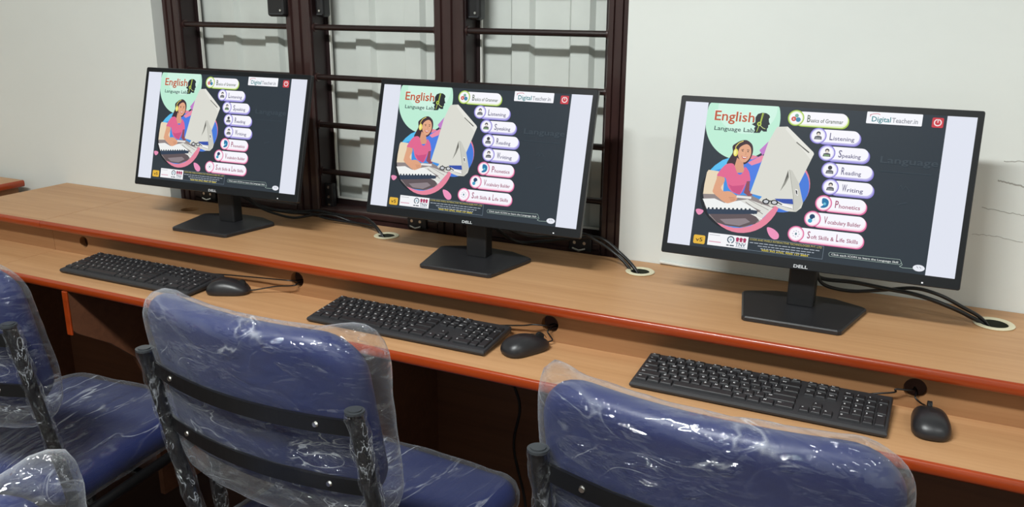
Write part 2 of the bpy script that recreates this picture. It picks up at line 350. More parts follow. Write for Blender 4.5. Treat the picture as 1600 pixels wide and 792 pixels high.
# ------------------------------------------------------------------ desks
def edge_band(x0, x1, y, ztop, th, parent, name='edge_band'):
    prof = []
    for k in range(9):
        a = -math.pi / 2 + math.pi * k / 8; prof.append((y - .007 * math.cos(a) ** .7 if k not in (0, 8) else y, ztop - th / 2 + th / 2 * math.sin(a)))
    b = MB(); n = len(prof); vs = [(x0, q, z) for q, z in prof] + [(x1, q, z) for q, z in prof]
    b.add(vs, [(i, n + i, n + i + 1, i + 1) for i in range(n - 1)], EDGE, True); b.add(vs, [list(range(n)), list(range(n, 2 * n))[::-1]], EDGE)
    return b.build(name, parent)
def make_desk(root, x0, x1, grom, holes, dividers, wd=None, back=.382, endL=False, endR=False):
    WD = wd or WOOD
    vs, fs = slab_holes((x0, x1, 0, back), [(gx, gy, r) for gx, gy, r, _ in grom], .022)
    b = MB(); b.add(vs, fs, WD, T=Matrix.Translation((0, 0, TOP))); b.build('upper_top', root)
    edge_band(x0, x1, 0, TOP, .022, root)
    b = MB(); b.box(x0, x1, -.160, .047, LOW - .022, LOW, WD); b.build('keyboard_shelf', root)
    edge_band(x0, x1, -.160, LOW, .022, root)
    zc = (TOP - .022 + LOW) / 2
    hh = TOP - .022 - LOW
    vs, fs = slab_holes((x0, x1, -hh / 2, hh / 2), [(hx, 0.003, r) for hx, r in holes], .016)
    T = Matrix.Translation((0, .03, zc)) @ Matrix.Rotation(math.pi / 2, 4, 'X')
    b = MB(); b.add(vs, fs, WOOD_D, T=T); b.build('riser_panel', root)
    for gx, gy, r, ring in grom:
        if not ring: continue
        b = MB(); n = 40; rr = [(r + .008, 0), (r + .009, .0015), (r + .007, .003), (r - .001, .003), (r - .003, .001), (r - .003, -.022)]
        vs = [(gx + q * math.cos(6.28318 * k / n), gy + q * math.sin(6.28318 * k / n), TOP + z + .0002) for q, z in rr for k in range(n)]
        for i in range(len(rr) - 1):
            b.add([vs[i * n + k] for k in range(n)] + [vs[(i + 1) * n + k] for k in range(n)], [(k, (k + 1) % n, n + (k + 1) % n, n + k) for k in range(n)], IVORY if i < 4 else GREEN, True)
        b.cyl((gx, gy, TOP - .016), r - .003, .002, GREEN, n=32)
        b.build('cable_grommet', root)
    prof = [(.002, 0), (-.0, 0)]
    for dx in dividers:
        b = MB(); pr = [(-.160, LOW - .022), (-.160, LOW - .128), (-.148, LOW - .140), (-.055, LOW - .20), (.02, LOW - .27), (.06, LOW - .36), (.06, .04), (back - .02, .04), (back - .02, TOP - .022), (.05, TOP - .022), (.05, LOW - .022)]
        T = Matrix.Translation((dx, 0, 0)) @ Matrix(((0, 0, 1, 0), (1, 0, 0, 0), (0, 1, 0, 0), (0, 0, 0, 1)))
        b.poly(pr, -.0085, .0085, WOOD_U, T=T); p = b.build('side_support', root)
        b = MB(); b.cbox(dx - .009, dx + .009, -.166, -.160, LOW - .140, LOW - .0225, EDGE, .002)
        q = [(-.160, LOW - .140)]
        for i in range(0):
            (ya, za), (yb, zb) = q[i], q[i + 1]
            b.add([(dx + s, ya, za) for s in (-.009, .009)] + [(dx + s, yb, zb) for s in (.009, -.009)] + [(dx + s, ya - .003, za - .004) for s in (-.009, .009)] + [(dx + s, yb - .003, zb - .004) for s in (.009, -.009)],
                  [(4, 5, 6, 7), (0, 3, 2, 1), (0, 1, 5, 4), (2, 3, 7, 6), (1, 2, 6, 5), (3, 0, 4, 7)], EDGE)
        b.build('edge_band', p)
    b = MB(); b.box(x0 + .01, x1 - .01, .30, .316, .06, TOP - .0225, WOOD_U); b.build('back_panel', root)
DX0, DXS, DX1 = -1.65, -1.2635, 2.75
desk = thing('computer_desk', 'long beech computer desk with red edging under the three monitors', 'desk', (.5, .1, 0))
dI = Vector((.5, .1, 0))
def shift(root, off):
    for c in bpy.data.objects:
        if c.parent == root and c.type == 'MESH': c.data.transform(Matrix.Translation(-off))
        if c.parent and c.parent.parent == root and c.type == 'MESH': c.data.transform(Matrix.Translation(-off))
make_desk(desk, DXS, DX1, [(-.325, .297, .024, 1), (.363, .299, .024, 1), (1.077, .286, .028, 1), (-1.003, .287, .026, 0), (1.81, .29, .026, 1)],
          [(-1.142, .016), (-.404, .019), (.258, .019), (.955, .019), (1.7, .019)], [-.984, -.19, .62, 1.42, 2.2])
shift(desk, dI)
d2 = thing('computer_desk', 'short beech desk section with red edging left of the first monitor desk', 'desk', (-1.45, .1, 0))
make_desk(d2, DX0, DXS - .0015, [], [], [DX0 + .012]); shift(d2, Vector((-1.45, .1, 0)))
d3 = thing('computer_desk', 'beech desk corner with red edging at the far left by the wall', 'desk', (0, 0, 0))
# built along x, then turned to run along the left wall
make_desk(d3, -.345, 1.7, [], [], [.02, .85, 1.68], WOOD, back=.66)
# local (x, y) -> world (-1.808 - y, -x)
d3.rotation_euler = (0, 0, math.radians(90)); d3.location = (-1.819, 0, 0)
for c in kids(d3):
    c.data.transform(Matrix.Scale(-1, 4, Vector((1, 0, 0)))); c.data.flip_normals()
    for k in kids(c): k.data.transform(Matrix.Scale(-1, 4, Vector((1, 0, 0)))); k.data.flip_normals()

# ------------------------------------------------------------------ monitor
PW, PH, TILT, ZB = .5535, .3235, .2781, .0985
SX0, SY0, SW, SH = .011, .0125, .5315, .291      # lit area: inset from the left, from the top, width, height
PYO = -.041                                       # panel front bottom edge relative to the stand centre
ct, st = math.cos(TILT), math.sin(TILT)
# panel frame: u right, v up along the panel, w out towards the back
TP = Matrix(((1, 0, 0, 0), (0, st, ct, PYO), (0, ct, -st, ZB), (0, 0, 0, 1)))      # (u,v,w)->(x,y,z)
def screen_art():
    b = MB(); lay = [0.0003]
    def put(pts, col, k=1.0, sm=0):
        if sm: pts = closed(pts, sm)
        lay[0] += .000006; W_ = -lay[0]
        vs = [(SX0 - PW / 2 + x / 1000, PH - SY0 - y / 1000, W_) for x, y in pts]
        a = sum(pts[i][0] * pts[(i + 1) % len(pts)][1] - pts[(i + 1) % len(pts)][0] * pts[i][1] for i in range(len(pts)))
        f = list(range(len(pts))); b.add(vs, [f if a < 0 else f[::-1]], emit(col, k), T=TP)
    def circ(cx, cy, r, col, k=1.0, ry=None, n=40, a0=0, a1=6.28318):
        ry = ry or r; put([(cx + r * math.cos(a0 + (a1 - a0) * i / n), cy + ry * math.sin(a0 + (a1 - a0) * i / n)) for i in range(n)], col, k)
    def rect(x0, y0, x1, y1, col, k=1.0, r=0):
        if not r: return put([(x0, y0), (x1, y0), (x1, y1), (x0, y1)], col, k)
        p = []
        for cx, cy, a in [(x1 - r, y0 + r, -90), (x1 - r, y1 - r, 0), (x0 + r, y1 - r, 90), (x0 + r, y0 + r, 180)]:
            p += [(cx + r * math.cos(math.radians(a + i * 15)), cy + r * math.sin(math.radians(a + i * 15))) for i in range(7)]
        put(p, col, k)
    def text(s, x, y, h, width, col, k=1.0):
        vs, fs, wd = text_mesh(s); lay[0] += .000006; W_ = -lay[0]; sx = width / wd if width else h
        b.add([(SX0 - PW / 2 + (x + a * sx) / 1000, PH - SY0 - (y - c * h) / 1000, W_) for a, c in vs], fs, emit(col, k), T=TP)
    def line(pts, wd, col):
        for i in range(len(pts) - 1):
            (x0, y0), (x1, y1) = pts[i], pts[i + 1]; d = math.hypot(x1 - x0, y1 - y0) or 1; nx, ny = -(y1 - y0) / d * wd / 2, (x1 - x0) / d * wd / 2
            put([(x0 + nx, y0 + ny), (x1 + nx, y1 + ny), (x1 - nx, y1 - ny), (x0 - nx, y0 - ny)], col)
    T_, Bm = 0, SH * 1000; LX, RX = 46.5, 483
    rect(0, T_, 531.5, Bm, 'dfe3ef'); rect(LX, 0, RX, Bm, '29333b')
    clip = lambda P: [(max(LX, x), max(0, y)) for x, y in P]
    cc = lambda cx, cy, rx, ry, n=72: [(cx + rx * math.cos(6.28318 * i / n), cy + ry * math.sin(6.28318 * i / n)) for i in range(n)]
    put([(x, y) for x, y in clip(cc(118, 30, 73, 80))], 'bcebd3'); put(clip(cc(125, 8, 58, 50)), 'cdf1e0')
    # picture blob
    circ(214, 152, 49, 'de7f9a', ry=52); circ(213, 155, 49, '4479d8', ry=50)
    circ(131, 178, 77.5, '141a20', ry=74); circ(139, 176, 74, 'e5859c', ry=78); circ(130, 175, 70, '3c8fe0', ry=70)
    put([(62, 160), (66, 144), (76, 125), (90, 113), (104, 107), (104, 125), (64, 140)], '58bdf0')
    put([(134, 115), (166, 97), (176, 100), (161, 131), (151, 172), (128, 178), (120, 140)], '4a7be0')
    put([(140, 114), (166, 97), (172, 100), (164, 112), (148, 119)], 'e88ba6'); put([(159, 88), (174, 69.7), (180, 72), (174, 90), (166, 97)], 'c07cc8')
    put([(62, 140), (64.7, 135), (85, 136), (97.5, 146), (100, 184), (60, 184), (60, 165)], 'e6d5b8')
    put([(60, 184), (156, 178), (202, 195), (194, 205), (176, 229), (150, 242), (120, 243), (95, 239), (78, 226), (66, 206)], '8d8382')
    put([(78, 223), (152, 214), (180, 219), (170, 233), (142, 243), (112, 242), (95, 238)], '5e5255')
    put([(100, 231), (150, 224), (160, 230), (140, 240), (112, 239)], '8b8084')
    put([(60.5, 194), (84, 191), (105, 198), (134, 190), (165, 202), (171, 207), (150, 209), (72, 214)], 'eef0ee')
    put([(134, 190), (150, 186), (200, 198), (178, 226), (165, 214), (178, 206)], 'dcdcd6')
    line([(146, 192), (182, 212)], 1.2, '6a6462'); line([(150, 186), (192, 203)], 1, '8a8480'); line([(160, 214), (182, 222)], 1.6, 'f0f0ec')
    put([(70.5, 213.5), (160, 206), (171, 206.5), (171, 213), (120, 219), (75, 223.4)], '2d3c50')
    for i in range(11): circ(75 + i * 8.1, 211.8 - i * .62, 2.1, '1e2c3a', n=12)
    # girl with headphones at the desk
    put([(106, 84), (113, 77), (121, 72), (132, 70), (143, 77), (147, 88), (146, 100), (141, 112), (133, 118), (121, 116), (118, 128), (113, 126), (109, 120), (99, 120), (103, 108), (108, 96)], '3c2930', sm=4)
    put([(118, 106), (131, 114), (133, 122), (137, 134), (122, 136), (114.6, 126)], 'd79c7d')
    put([(119, 90), (123, 83), (133, 78), (141, 83), (144, 94), (142, 105), (134, 114), (125, 111), (119, 101)], 'e0a684', sm=4)
    line([(124, 90), (129, 88.5)], 1.1, '3a2824'); line([(135, 89), (140, 89.5)], 1.1, '3a2824')
    circ(127, 92, 1.6, '2c1f1f', ry=1.0, n=12); circ(137.5, 92.5, 1.6, '2c1f1f', ry=1.0, n=12); line([(133, 93), (134.5, 98), (132.5, 99)], .7, 'b97c5f')
    put([(125.5, 101.5), (131, 103.5), (138, 102), (136, 106), (131.5, 108), (128, 106)], 'c0504f'); put([(127, 102.6), (131.5, 104), (137, 103), (134.5, 105.4), (130, 105.6)], 'f7efe9')
    line([(113, 95), (112.5, 84), (118, 76.5), (126, 72)], 1.6, 'e4d568'); circ(113.8, 96, 4.6, 'e8dc62', ry=7.6, n=24); circ(112.6, 96, 2.4, 'f5ee9c', ry=5, n=20)
    put([(101.6, 119.3), (94, 125), (85, 139), (83.4, 145.7), (92, 148), (100, 147.6), (104, 156), (108, 166), (116, 174), (125, 177), (133, 178), (139, 166), (143.7, 151), (149.5, 149), (147, 138), (143.5, 130), (136, 123), (134, 132), (129, 139), (122, 136), (113, 119.5)], 'e0668f', sm=3)
    put([(108, 160), (116, 163), (133, 160), (139, 158), (133, 178), (125, 177), (116, 172)], 'c94f80')
    put([(84, 146), (98, 148), (99, 157), (94, 168), (100, 175), (108, 174), (116, 175), (128, 183), (127, 191), (112, 198), (104, 196), (98, 193), (80, 180), (79, 172), (83, 152)], 'dda27f', sm=3)
    for i in range(3): line([(112 + i * 2, 186 + i * 3), (124 + i, 186 + i * 3)], .7, 'a96f54')
    put([(143, 151), (149, 150), (150, 168), (158, 177), (150, 180), (140, 174)], '8c4a58')
    rect(127, 180.5, 156, 185, 'e6e4e2')
    # pale desktop computer seen from behind
    put([(187.5, 39.7), (206.7, 38), (260.8, 83.9), (262.1, 87.5), (245.9, 136.2), (242.3, 146.7), (254.3, 182.5), (252.4, 192.4), (243.9, 200.9), (227, 201.6), (211.3, 197.5), (204, 193.5), (196, 196.5), (190, 192), (171, 186), (176, 178), (152.5, 174), (160, 140), (167, 106), (174, 71.5), (183.9, 46.3)], 'd9d9d0')
    put([(206.7, 38), (260.8, 83.9), (262.1, 87.5), (257, 98), (240, 80), (203, 43)], 'e4e4dc'); line([(227, 67), (253, 85.5)], 2.2, '77776f'); line([(240, 76.5), (252, 84.8)], 1.8, '4c4c48')
    put([(221, 121), (226, 122), (242, 146), (254, 182.5), (244, 200.9), (238, 199), (235, 172)], 'c8c8bf'); line([(221, 121), (235, 172), (238, 198)], 1.0, 'a3a39a')
    put([(218.8, 121.6), (222, 136), (217, 150), (209, 164), (214, 146)], '8f8f86'); put([(219, 123), (220.5, 134), (215, 147), (217, 134)], '5b5b55')
    put([(236.5, 157), (241.5, 158), (243.5, 170), (238.5, 167)], 'f0f0ee'); put([(237.5, 159), (240.5, 160), (242, 168), (239.3, 166)], '1c1c24')
    put([(200.4, 179.6), (234.4, 177), (236.7, 187), (218, 187), (205, 183)], '3350a8'); put([(196, 188), (214, 186), (236, 191), (237, 196), (214, 194)], 'f2f2f0'); line([(176, 193), (200, 190), (236, 196)], .8, '55585c')
    for gx in (185, 201): circ(gx, 187, 7.2, '15181c', ry=5, n=24); circ(gx, 187, 4.6, 'c9ccd0', ry=3.1, n=20)
    line([(190, 185), (196, 185)], 2, '15181c'); line([(206, 186), (216, 190)], 2, '15181c'); line([(179, 186), (186, 181)], 1.6, '15181c')
    # title, profile of a head with headphones
    text('English', 62, 33.6, 20, 80, 'f5f5ee'); text('English', 62.8, 34, 19, 79, 'b9522d'); text('Language Lab', 65, 54, 8.2, 78, '3d5150')
    put([(143, 24), (147, 17), (155, 14), (163, 14.5), (169, 18), (171, 22), (169, 25.5), (170, 31), (172.5, 36), (169.5, 38), (170, 42), (168, 45), (168.5, 50.5), (162, 51), (158, 48.5), (155, 54), (142.7, 54.8), (145, 50), (143, 45), (145.5, 42), (137.6, 38), (144, 34)], '23282c')
    line([(156, 14.5), (153.5, 34)], 1.5, 'b9cf52'); line([(158, 15), (155, 34)], .9, 'b9cf52'); circ(152, 36.5, 4.2, 'b9cf52', n=20); circ(152, 36.5, 2, '5a6d28', n=16); line([(152, 39), (149, 52)], 1.2, 'b9cf52'); line([(154, 39), (160, 44), (165, 45.5)], 1.2, 'c9d88a')
    # menu buttons
    G_, P_, K_ = ('a6c84c', 'e6f0c8', '5d6b57'), ('8f86d6', 'dcd9f6', '6a6788'), ('dd6f9f', 'f9d9e6', 'a05070')
    menu = [('B', 'asics of Grammar', 220, 20.3, 314, G_), ('L', 'istening', 265.3, 51.8, 339.4, P_), ('S', 'peaking', 285.3, 83.3, 358.9, P_), ('R', 'eading', 294.7, 115.2, 369.8, P_), ('W', 'riting', 300, 147, 374.8, P_),
            ('P', 'honetics', 291.9, 179.1, 366.5, K_), ('V', 'ocabulary Builder', 275.8, 210.9, 370, K_), ('S', 'oft Skills & ', 249.3, 243, 369.7, K_)]
    for i, (a, rest, x, y, xr, (c1, c2, c3)) in enumerate(menu):
        rect(x, y - 10.5, xr + 3.5, y + 16, c1, r=12.5); rect(x, y - 12.5, xr + 1.6, y + 14, 'b9b4e6' if c1 == '8f86d6' else c2, r=12.5); rect(x, y - 13, xr, y + 11, 'f6f5fc', r=11.5)
        circ(x, y, 15.3, c1); circ(x, y, 13.2, c2); circ(x, y, 11.2, 'f7f6fb')
        x0 = x + 21; wa = 6.2 if a != 'W' else 8.5; tot = xr - 8 - x0 - wa
        if i == 7:
            text(a, x0, y + 6, 13.5, 5.6, c3); text('oft Skills &', x0 + 7, y + 6, 7.2, 42, c3); text('L', x0 + 53, y + 6, 13.5, 4.6, c3); text('ife Skills', x0 + 59, y + 6, 7.2, 33, c3)
        else:
            text(a, x0, y + 6.5, 13.5, wa, c3); text(rest, x0 + wa + 1, y + 6.5, 7.4, min(tot, len(rest) * 4.7), c3)
        if i == 0:
            circ(x - 4, y + 2, 4.6, 'cf5b4e', n=20); circ(x + 4.5, y + 3, 4.6, '3f86a8', n=20); circ(x + 1, y - 4.5, 3.6, '7fae9a', n=20); text('A', x - 5.6, y + 4, 4, 3, 'f7f6fb')
        elif i < 5:
            circ(x, y - 4.5, 3.9, '3b3b40', n=20); circ(x, y - 3, 2.6, 'e3d9cd' if i != 3 else '3b3b40', n=16); put([(x - 7, y + 7), (x - 6, y + 1.5), (x - 2, y), (x + 3, y), (x + 6.5, y + 1.5), (x + 7, y + 7)], '54545c')
            rect(x - 5, y + 3, x + 5, y + 6.6, '8a8c92' if i != 2 else '7b9a72')
        elif i == 5: put([(x - 3, y - 9), (x + 4, y - 9), (x + 9, y - 4), (x + 8, y + 5), (x + 1, y + 9), (x - 5, y + 8), (x, y + 3), (x - 3, y)], '2274a5', sm=3); circ(x + 2, y + 1, 2.6, '6fc3d8', n=14)
        elif i == 6: circ(x - 1, y - 4, 5, '1f3f66', n=20); circ(x - 4, y + 4, 4, '3f9fc4', n=20); circ(x + 3, y + 1, 3, 'e9eef4', n=14)
        else:
            for q in range(8): circ(x + 6 * math.cos(q * .785), y + 6 * math.sin(q * .785), 1.1, 'c9b7cf', n=10)
            circ(x, y, 1.8, '5b7f8e', ry=2.6, n=12)
    # little cards and small print
    put([(50.1, 217), (56, 215), (65.3, 217.7), (63, 224), (57, 227), (52, 223)], 'e58fb4', sm=4)
    put([(193.8, 237.1), (206, 238.5), (217, 247), (217.5, 256), (209, 258.5), (199, 251)], 'ec93bb', sm=4)
    rect(53, 267.5, 76.5, 285, 'e3b43b', r=3); text('v5', 57.5, 280, 7.5, 14, '4a3a12')
    rect(81.8, 260, 161.5, 284.8, 'f2f3f6'); rect(84.5, 263.6, 105.5, 264.4, '8f9299'); rect(84.5, 276.4, 108.5, 278.4, 'd9a2b4')
    circ(127.5, 269.5, 7.2, '3c5566'); circ(127.5, 269.5, 5, 'f2f3f6'); circ(127.5, 269.5, 2.6, '9fc0cf'); rect(126, 273, 129.2, 279, 'f2f3f6'); rect(120, 279.6, 125, 282, '3c4a55'); rect(126.5, 279.6, 135, 282, '3c4a55')
    for q in (-7, 0, 7): circ(147.5 + q, 266.5, 3.3, 'a8335f', n=16); rect(145 + q, 268, 150 + q, 272, 'a8335f')
    text('TNV', 137.5, 280.6, 7, 20, '2f4d66'); rect(138, 281.8, 157.5, 282.8, '8a98a4')
    for q in [(161.6, 260, 303.5, 260.7), (161.6, 284.6, 303.5, 285.2), (303, 260, 303.6, 285.2)]: rect(q[0], q[1] + .3, q[2], q[3] + .3, '7e8c99')
    text('CODE AND PIXELS INTERACTIVE TECHNOLOGIES PVT. LTD', 164, 265.4, 3.6, 136, 'b9ad62')
    for yy, xa, xb in ((269.4, 165, 299), (274.4, 181, 287), (278.9, 187, 279)):
        x = xa
        while x < xb - 3:
            ww = random.uniform(3, 10); rect(x, yy, min(x + ww, xb), yy + 1.5, 'aab2bc'); x += ww + 1.6
    text('9000 903 6702, 9000 137 8884', 189, 284.2, 3.3, 88, 'dcc94f')
    P = [(315.5, 270.4), (438, 268.2), (441.5, 274), (438, 277.6), (315.5, 277.8), (313.6, 274), (315.5, 270.4)]; line(P, .7, '9db0a8'); text('Click each ICON to learn the Language Skill', 318.5, 275.6, 3.5, 117, 'd9dedb')
    line([(441, 274), (443, 277.5), (438.5, 281), (444, 282.5), (462, 281.8)], .9, '9db0a8'); circ(471, 279.7, 10, 'e5e8f0', ry=6); line([(467, 277), (470, 280)], .8, '60656e'); line([(472, 277), (475, 280)], .8, '60656e')
    # top right: card, power button, faint chalk writing
    rect(347, .3, 442.5, 22.2, 'f4f5fa', r=1.5); text('Digital', 356.5, 18.2, 9.4, 33, '1f7f86'); text('Teacher.in', 391.5, 18.2, 8.6, 44, '8c8f98'); line([(352, 7), (358, 4), (366, 3.4), (370, 5)], 1.3, 'd98a93'); line([(353, 10), (354, 4.5)], .9, 'b06a75')
    rect(458.8, 4.5, 477.8, 22.8, 'c93b45', r=2.5); circ(468.3, 13.4, 6.6, 'f3dfe0'); circ(468.3, 13.4, 4.6, 'c93b45'); rect(466.9, 4.9, 469.7, 10, 'c93b45'); rect(467.5, 7.2, 469.1, 13.6, 'f3dfe0')
    text('Language', 381, 93.5, 12, 98, '38434b'); line([(384, 109), (470, 109)], 1, '36424a'); line([(418, 140), (422, 132), (426, 140), (430, 133), (438, 142)], 1.2, '323d45'); line([(420, 168), (436, 163)], 1.4, '37414a')
    return b
def make_monitor():
    t = thing('computer_monitor', '', 'monitor')
    b = MB()                                       # housing with front bezel
    x0, x1 = -PW / 2, PW / 2
    # rounded box: front face plane w=0 with the lit area let in, thin sides, swelling back
    r = .004
    def rr(ins, wz):
        p = []; 
        for cx, cy, a in [(x1 - ins - r, ins + r, -90), (x1 - ins - r, PH - ins - r, 0), (x0 + ins + r, PH - ins - r, 90), (x0 + ins + r, ins + r, 180)]:
            p += [(cx + r * math.cos(math.radians(a + i * 22.5)), cy + r * math.sin(math.radians(a + i * 22.5)), wz) for i in range(5)]
        return p
    rings = [rr(.0012, 0), rr(0, .0015), rr(0, .011), rr(.004, .014), rr(.035, .020), rr(.07, .040), rr(.10, .044)]
    n = 20; vs = [v for q in rings for v in q]
    b.add(vs, [(i * n + k, (i + 1) * n + k, (i + 1) * n + (k + 1) % n, i * n + (k + 1) % n) for i in range(len(rings) - 1) for k in range(n)], BLACK2, T=TP)
    b.add(rings[0], [list(range(n))], BEZEL, T=TP); b.add(rings[-1], [list(range(n))[::-1]], BLACK2, T=TP)
    h = b.build('monitor_housing', t)
    # maker's name on the chin
    b = MB(); vs, fs, wd = text_mesh('DELL'); k = .0262 / wd
    b.add([(-.0128 + x * k, .0035 + y * .0058, -.0003) for x, y in vs], fs, mat('silver_print', 'd4d6da', .4), T=TP); b.build('maker_name', h)
    b = MB(); b.cbox(PW / 2 - .064, PW / 2 - .061, .0045, .0070, -.0007, .001, emit('f4f4f4', 1.2), .0004, T=TP); b.build('power_light', h)
    screen_art().build('screen', t)
    # stand
    b = MB(); b.cbox(-.026, .026, .004, .040, .008, .17, BLACK, .004); b.cbox(-.036, .036, .012, .044, .115, .19, BLACK, .004); b.build('stand_neck', t)
    out = [(-.086, -.098), (.086, -.098), (.092, -.093), (.122, .052), (.121, .060), (.115, .066), (.06, .092), (0, .098), (-.06, .092), (-.115, .066), (-.121, .060), (-.122, .052), (-.092, -.093)]
    b = MB(); lv = [(0, .985), (.0015, 1), (.0075, 1), (.010, .975)]; n = len(out)
    rings = [[(x * s, (y + .01) * s - .017, z + .0003) for x, y in out] for z, s in lv]
    vs = [v for q in rings for v in q]
    b.add(vs, [(i * n + k, i * n + (k + 1) % n, (i + 1) * n + (k + 1) % n, (i + 1) * n + k) for i in range(3) for k in range(n)], BLACK2)
    b.add(rings[0], [list(range(n))[::-1]], BLACK2); b.add(rings[-1], [list(range(n))], BLACK2); b.build('stand_base', t)
    return t
mon0 = make_monitor()
MONS = [(-.7732, .1499, .0309, 'leftmost of the three black monitors, in front of the window and open cable hole'),
        (-.0105, .1605, .0143, 'middle of the three black monitors, half in front of the window'),
        (.7283, .1491, -.0028, 'rightmost and nearest black monitor, against the plain white wall')]
def cable(pts, root, name, r=.0032):
    I = root.matrix_basis.inverted(); b = MB(); b.tube([I @ p for p in spline(pts)], r, CABLE, 8); return b.build(name, root)
mons = []
for i, (x, y, rz, lab) in enumerate(MONS):
    loc = Vector((x, y, TOP)) + Matrix.Rotation(rz, 3, 'Z') @ Vector((0, -PYO, 0))
    if i == 0: m = mon0; m.location = loc; m.rotation_euler = (0, 0, rz); m['label'] = lab
    else: m = dup(mon0, loc, rz, lab)
    m['group'] = 'computer monitors on the desk'; mons.append(m)
bpy.context.view_layer.update()
T0 = TOP
cable([(.748, .225, T0 + .085), (.765, .235, T0 + .050), (.817, .26, T0 + .036), (.875, .27, T0 + .044), (.93, .27, T0 + .056), (.975, .268, T0 + .050), (1.02, .272, T0 + .030), (1.055, .280, T0 + .010), (1.074, .286, T0 - .02), (1.078, .287, T0 - .07)], mons[2], 'power_cable', .0036)
cable([(.742, .228, T0 + .085), (.76, .235, T0 + .062), (.82, .25, T0 + .058), (.88, .262, T0 + .050), (.935, .262, T0 + .046), (.985, .262, T0 + .034), (1.03, .270, T0 + .016), (1.062, .280, T0 - .008), (1.066, .282, T0 - .07)], mons[2], 'video_cable', .0042)
cable([(.02, .250, T0 + .085), (.08, .30, T0 + .05), (.16, .315, T0 + .055), (.22, .30, T0 + .072), (.25, .30, T0 + .062), (.285, .31, T0 + .040), (.325, .305, T0 + .014), (.352, .300, T0 - .02), (.356, .300, T0 - .07)], mons[1], 'power_cable', .0036)
cable([(.01, .245, T0 + .080), (.04, .32, T0 + .026), (.10, .335, T0 + .03), (.20, .335, T0 + .052), (.256, .33, T0 + .058), (.305, .325, T0 + .030), (.345, .308, T0 + .006), (.362, .302, T0 - .02), (.364, .30, T0 - .07)], mons[1], 'video_cable', .0042)
cable([(-.765, .235, T0 + .080), (-.74, .285, T0 + .042), (-.70, .31, T0 + .026), (-.65, .325, T0 + .020), (-.60, .335, T0 + .022), (-.55, .34, T0 + .013), (-.48, .345, T0 + .009), (-.42, .335, T0 + .012), (-.365, .312, T0 + .012), (-.335, .300, T0 - .012), (-.333, .297, T0 - .07)], mons[0], 'power_cable', .0036)
cable([(-.76, .24, T0 + .085), (-.73, .29, T0 + .035), (-.66, .335, T0 + .020), (-.59, .355, T0 + .026), (-.52, .352, T0 + .024), (-.46, .345, T0 + .026), (-.42, .335, T0 + .030), (-.375, .315, T0 + .020), (-.343, .302, T0 - .008), (-.340, .298, T0 - .07)], mons[0], 'video_cable', .0045)
cable([(-.77, .24, T0 + .085), (-.735, .28, T0 + .038), (-.69, .30, T0 + .018), (-.64, .315, T0 + .010), (-.585, .335, T0 + .020), (-.53, .345, T0 + .022), (-.47, .355, T0 + .007), (-.40, .34, T0 + .006)], mons[0], 'loose_cable', .0034)

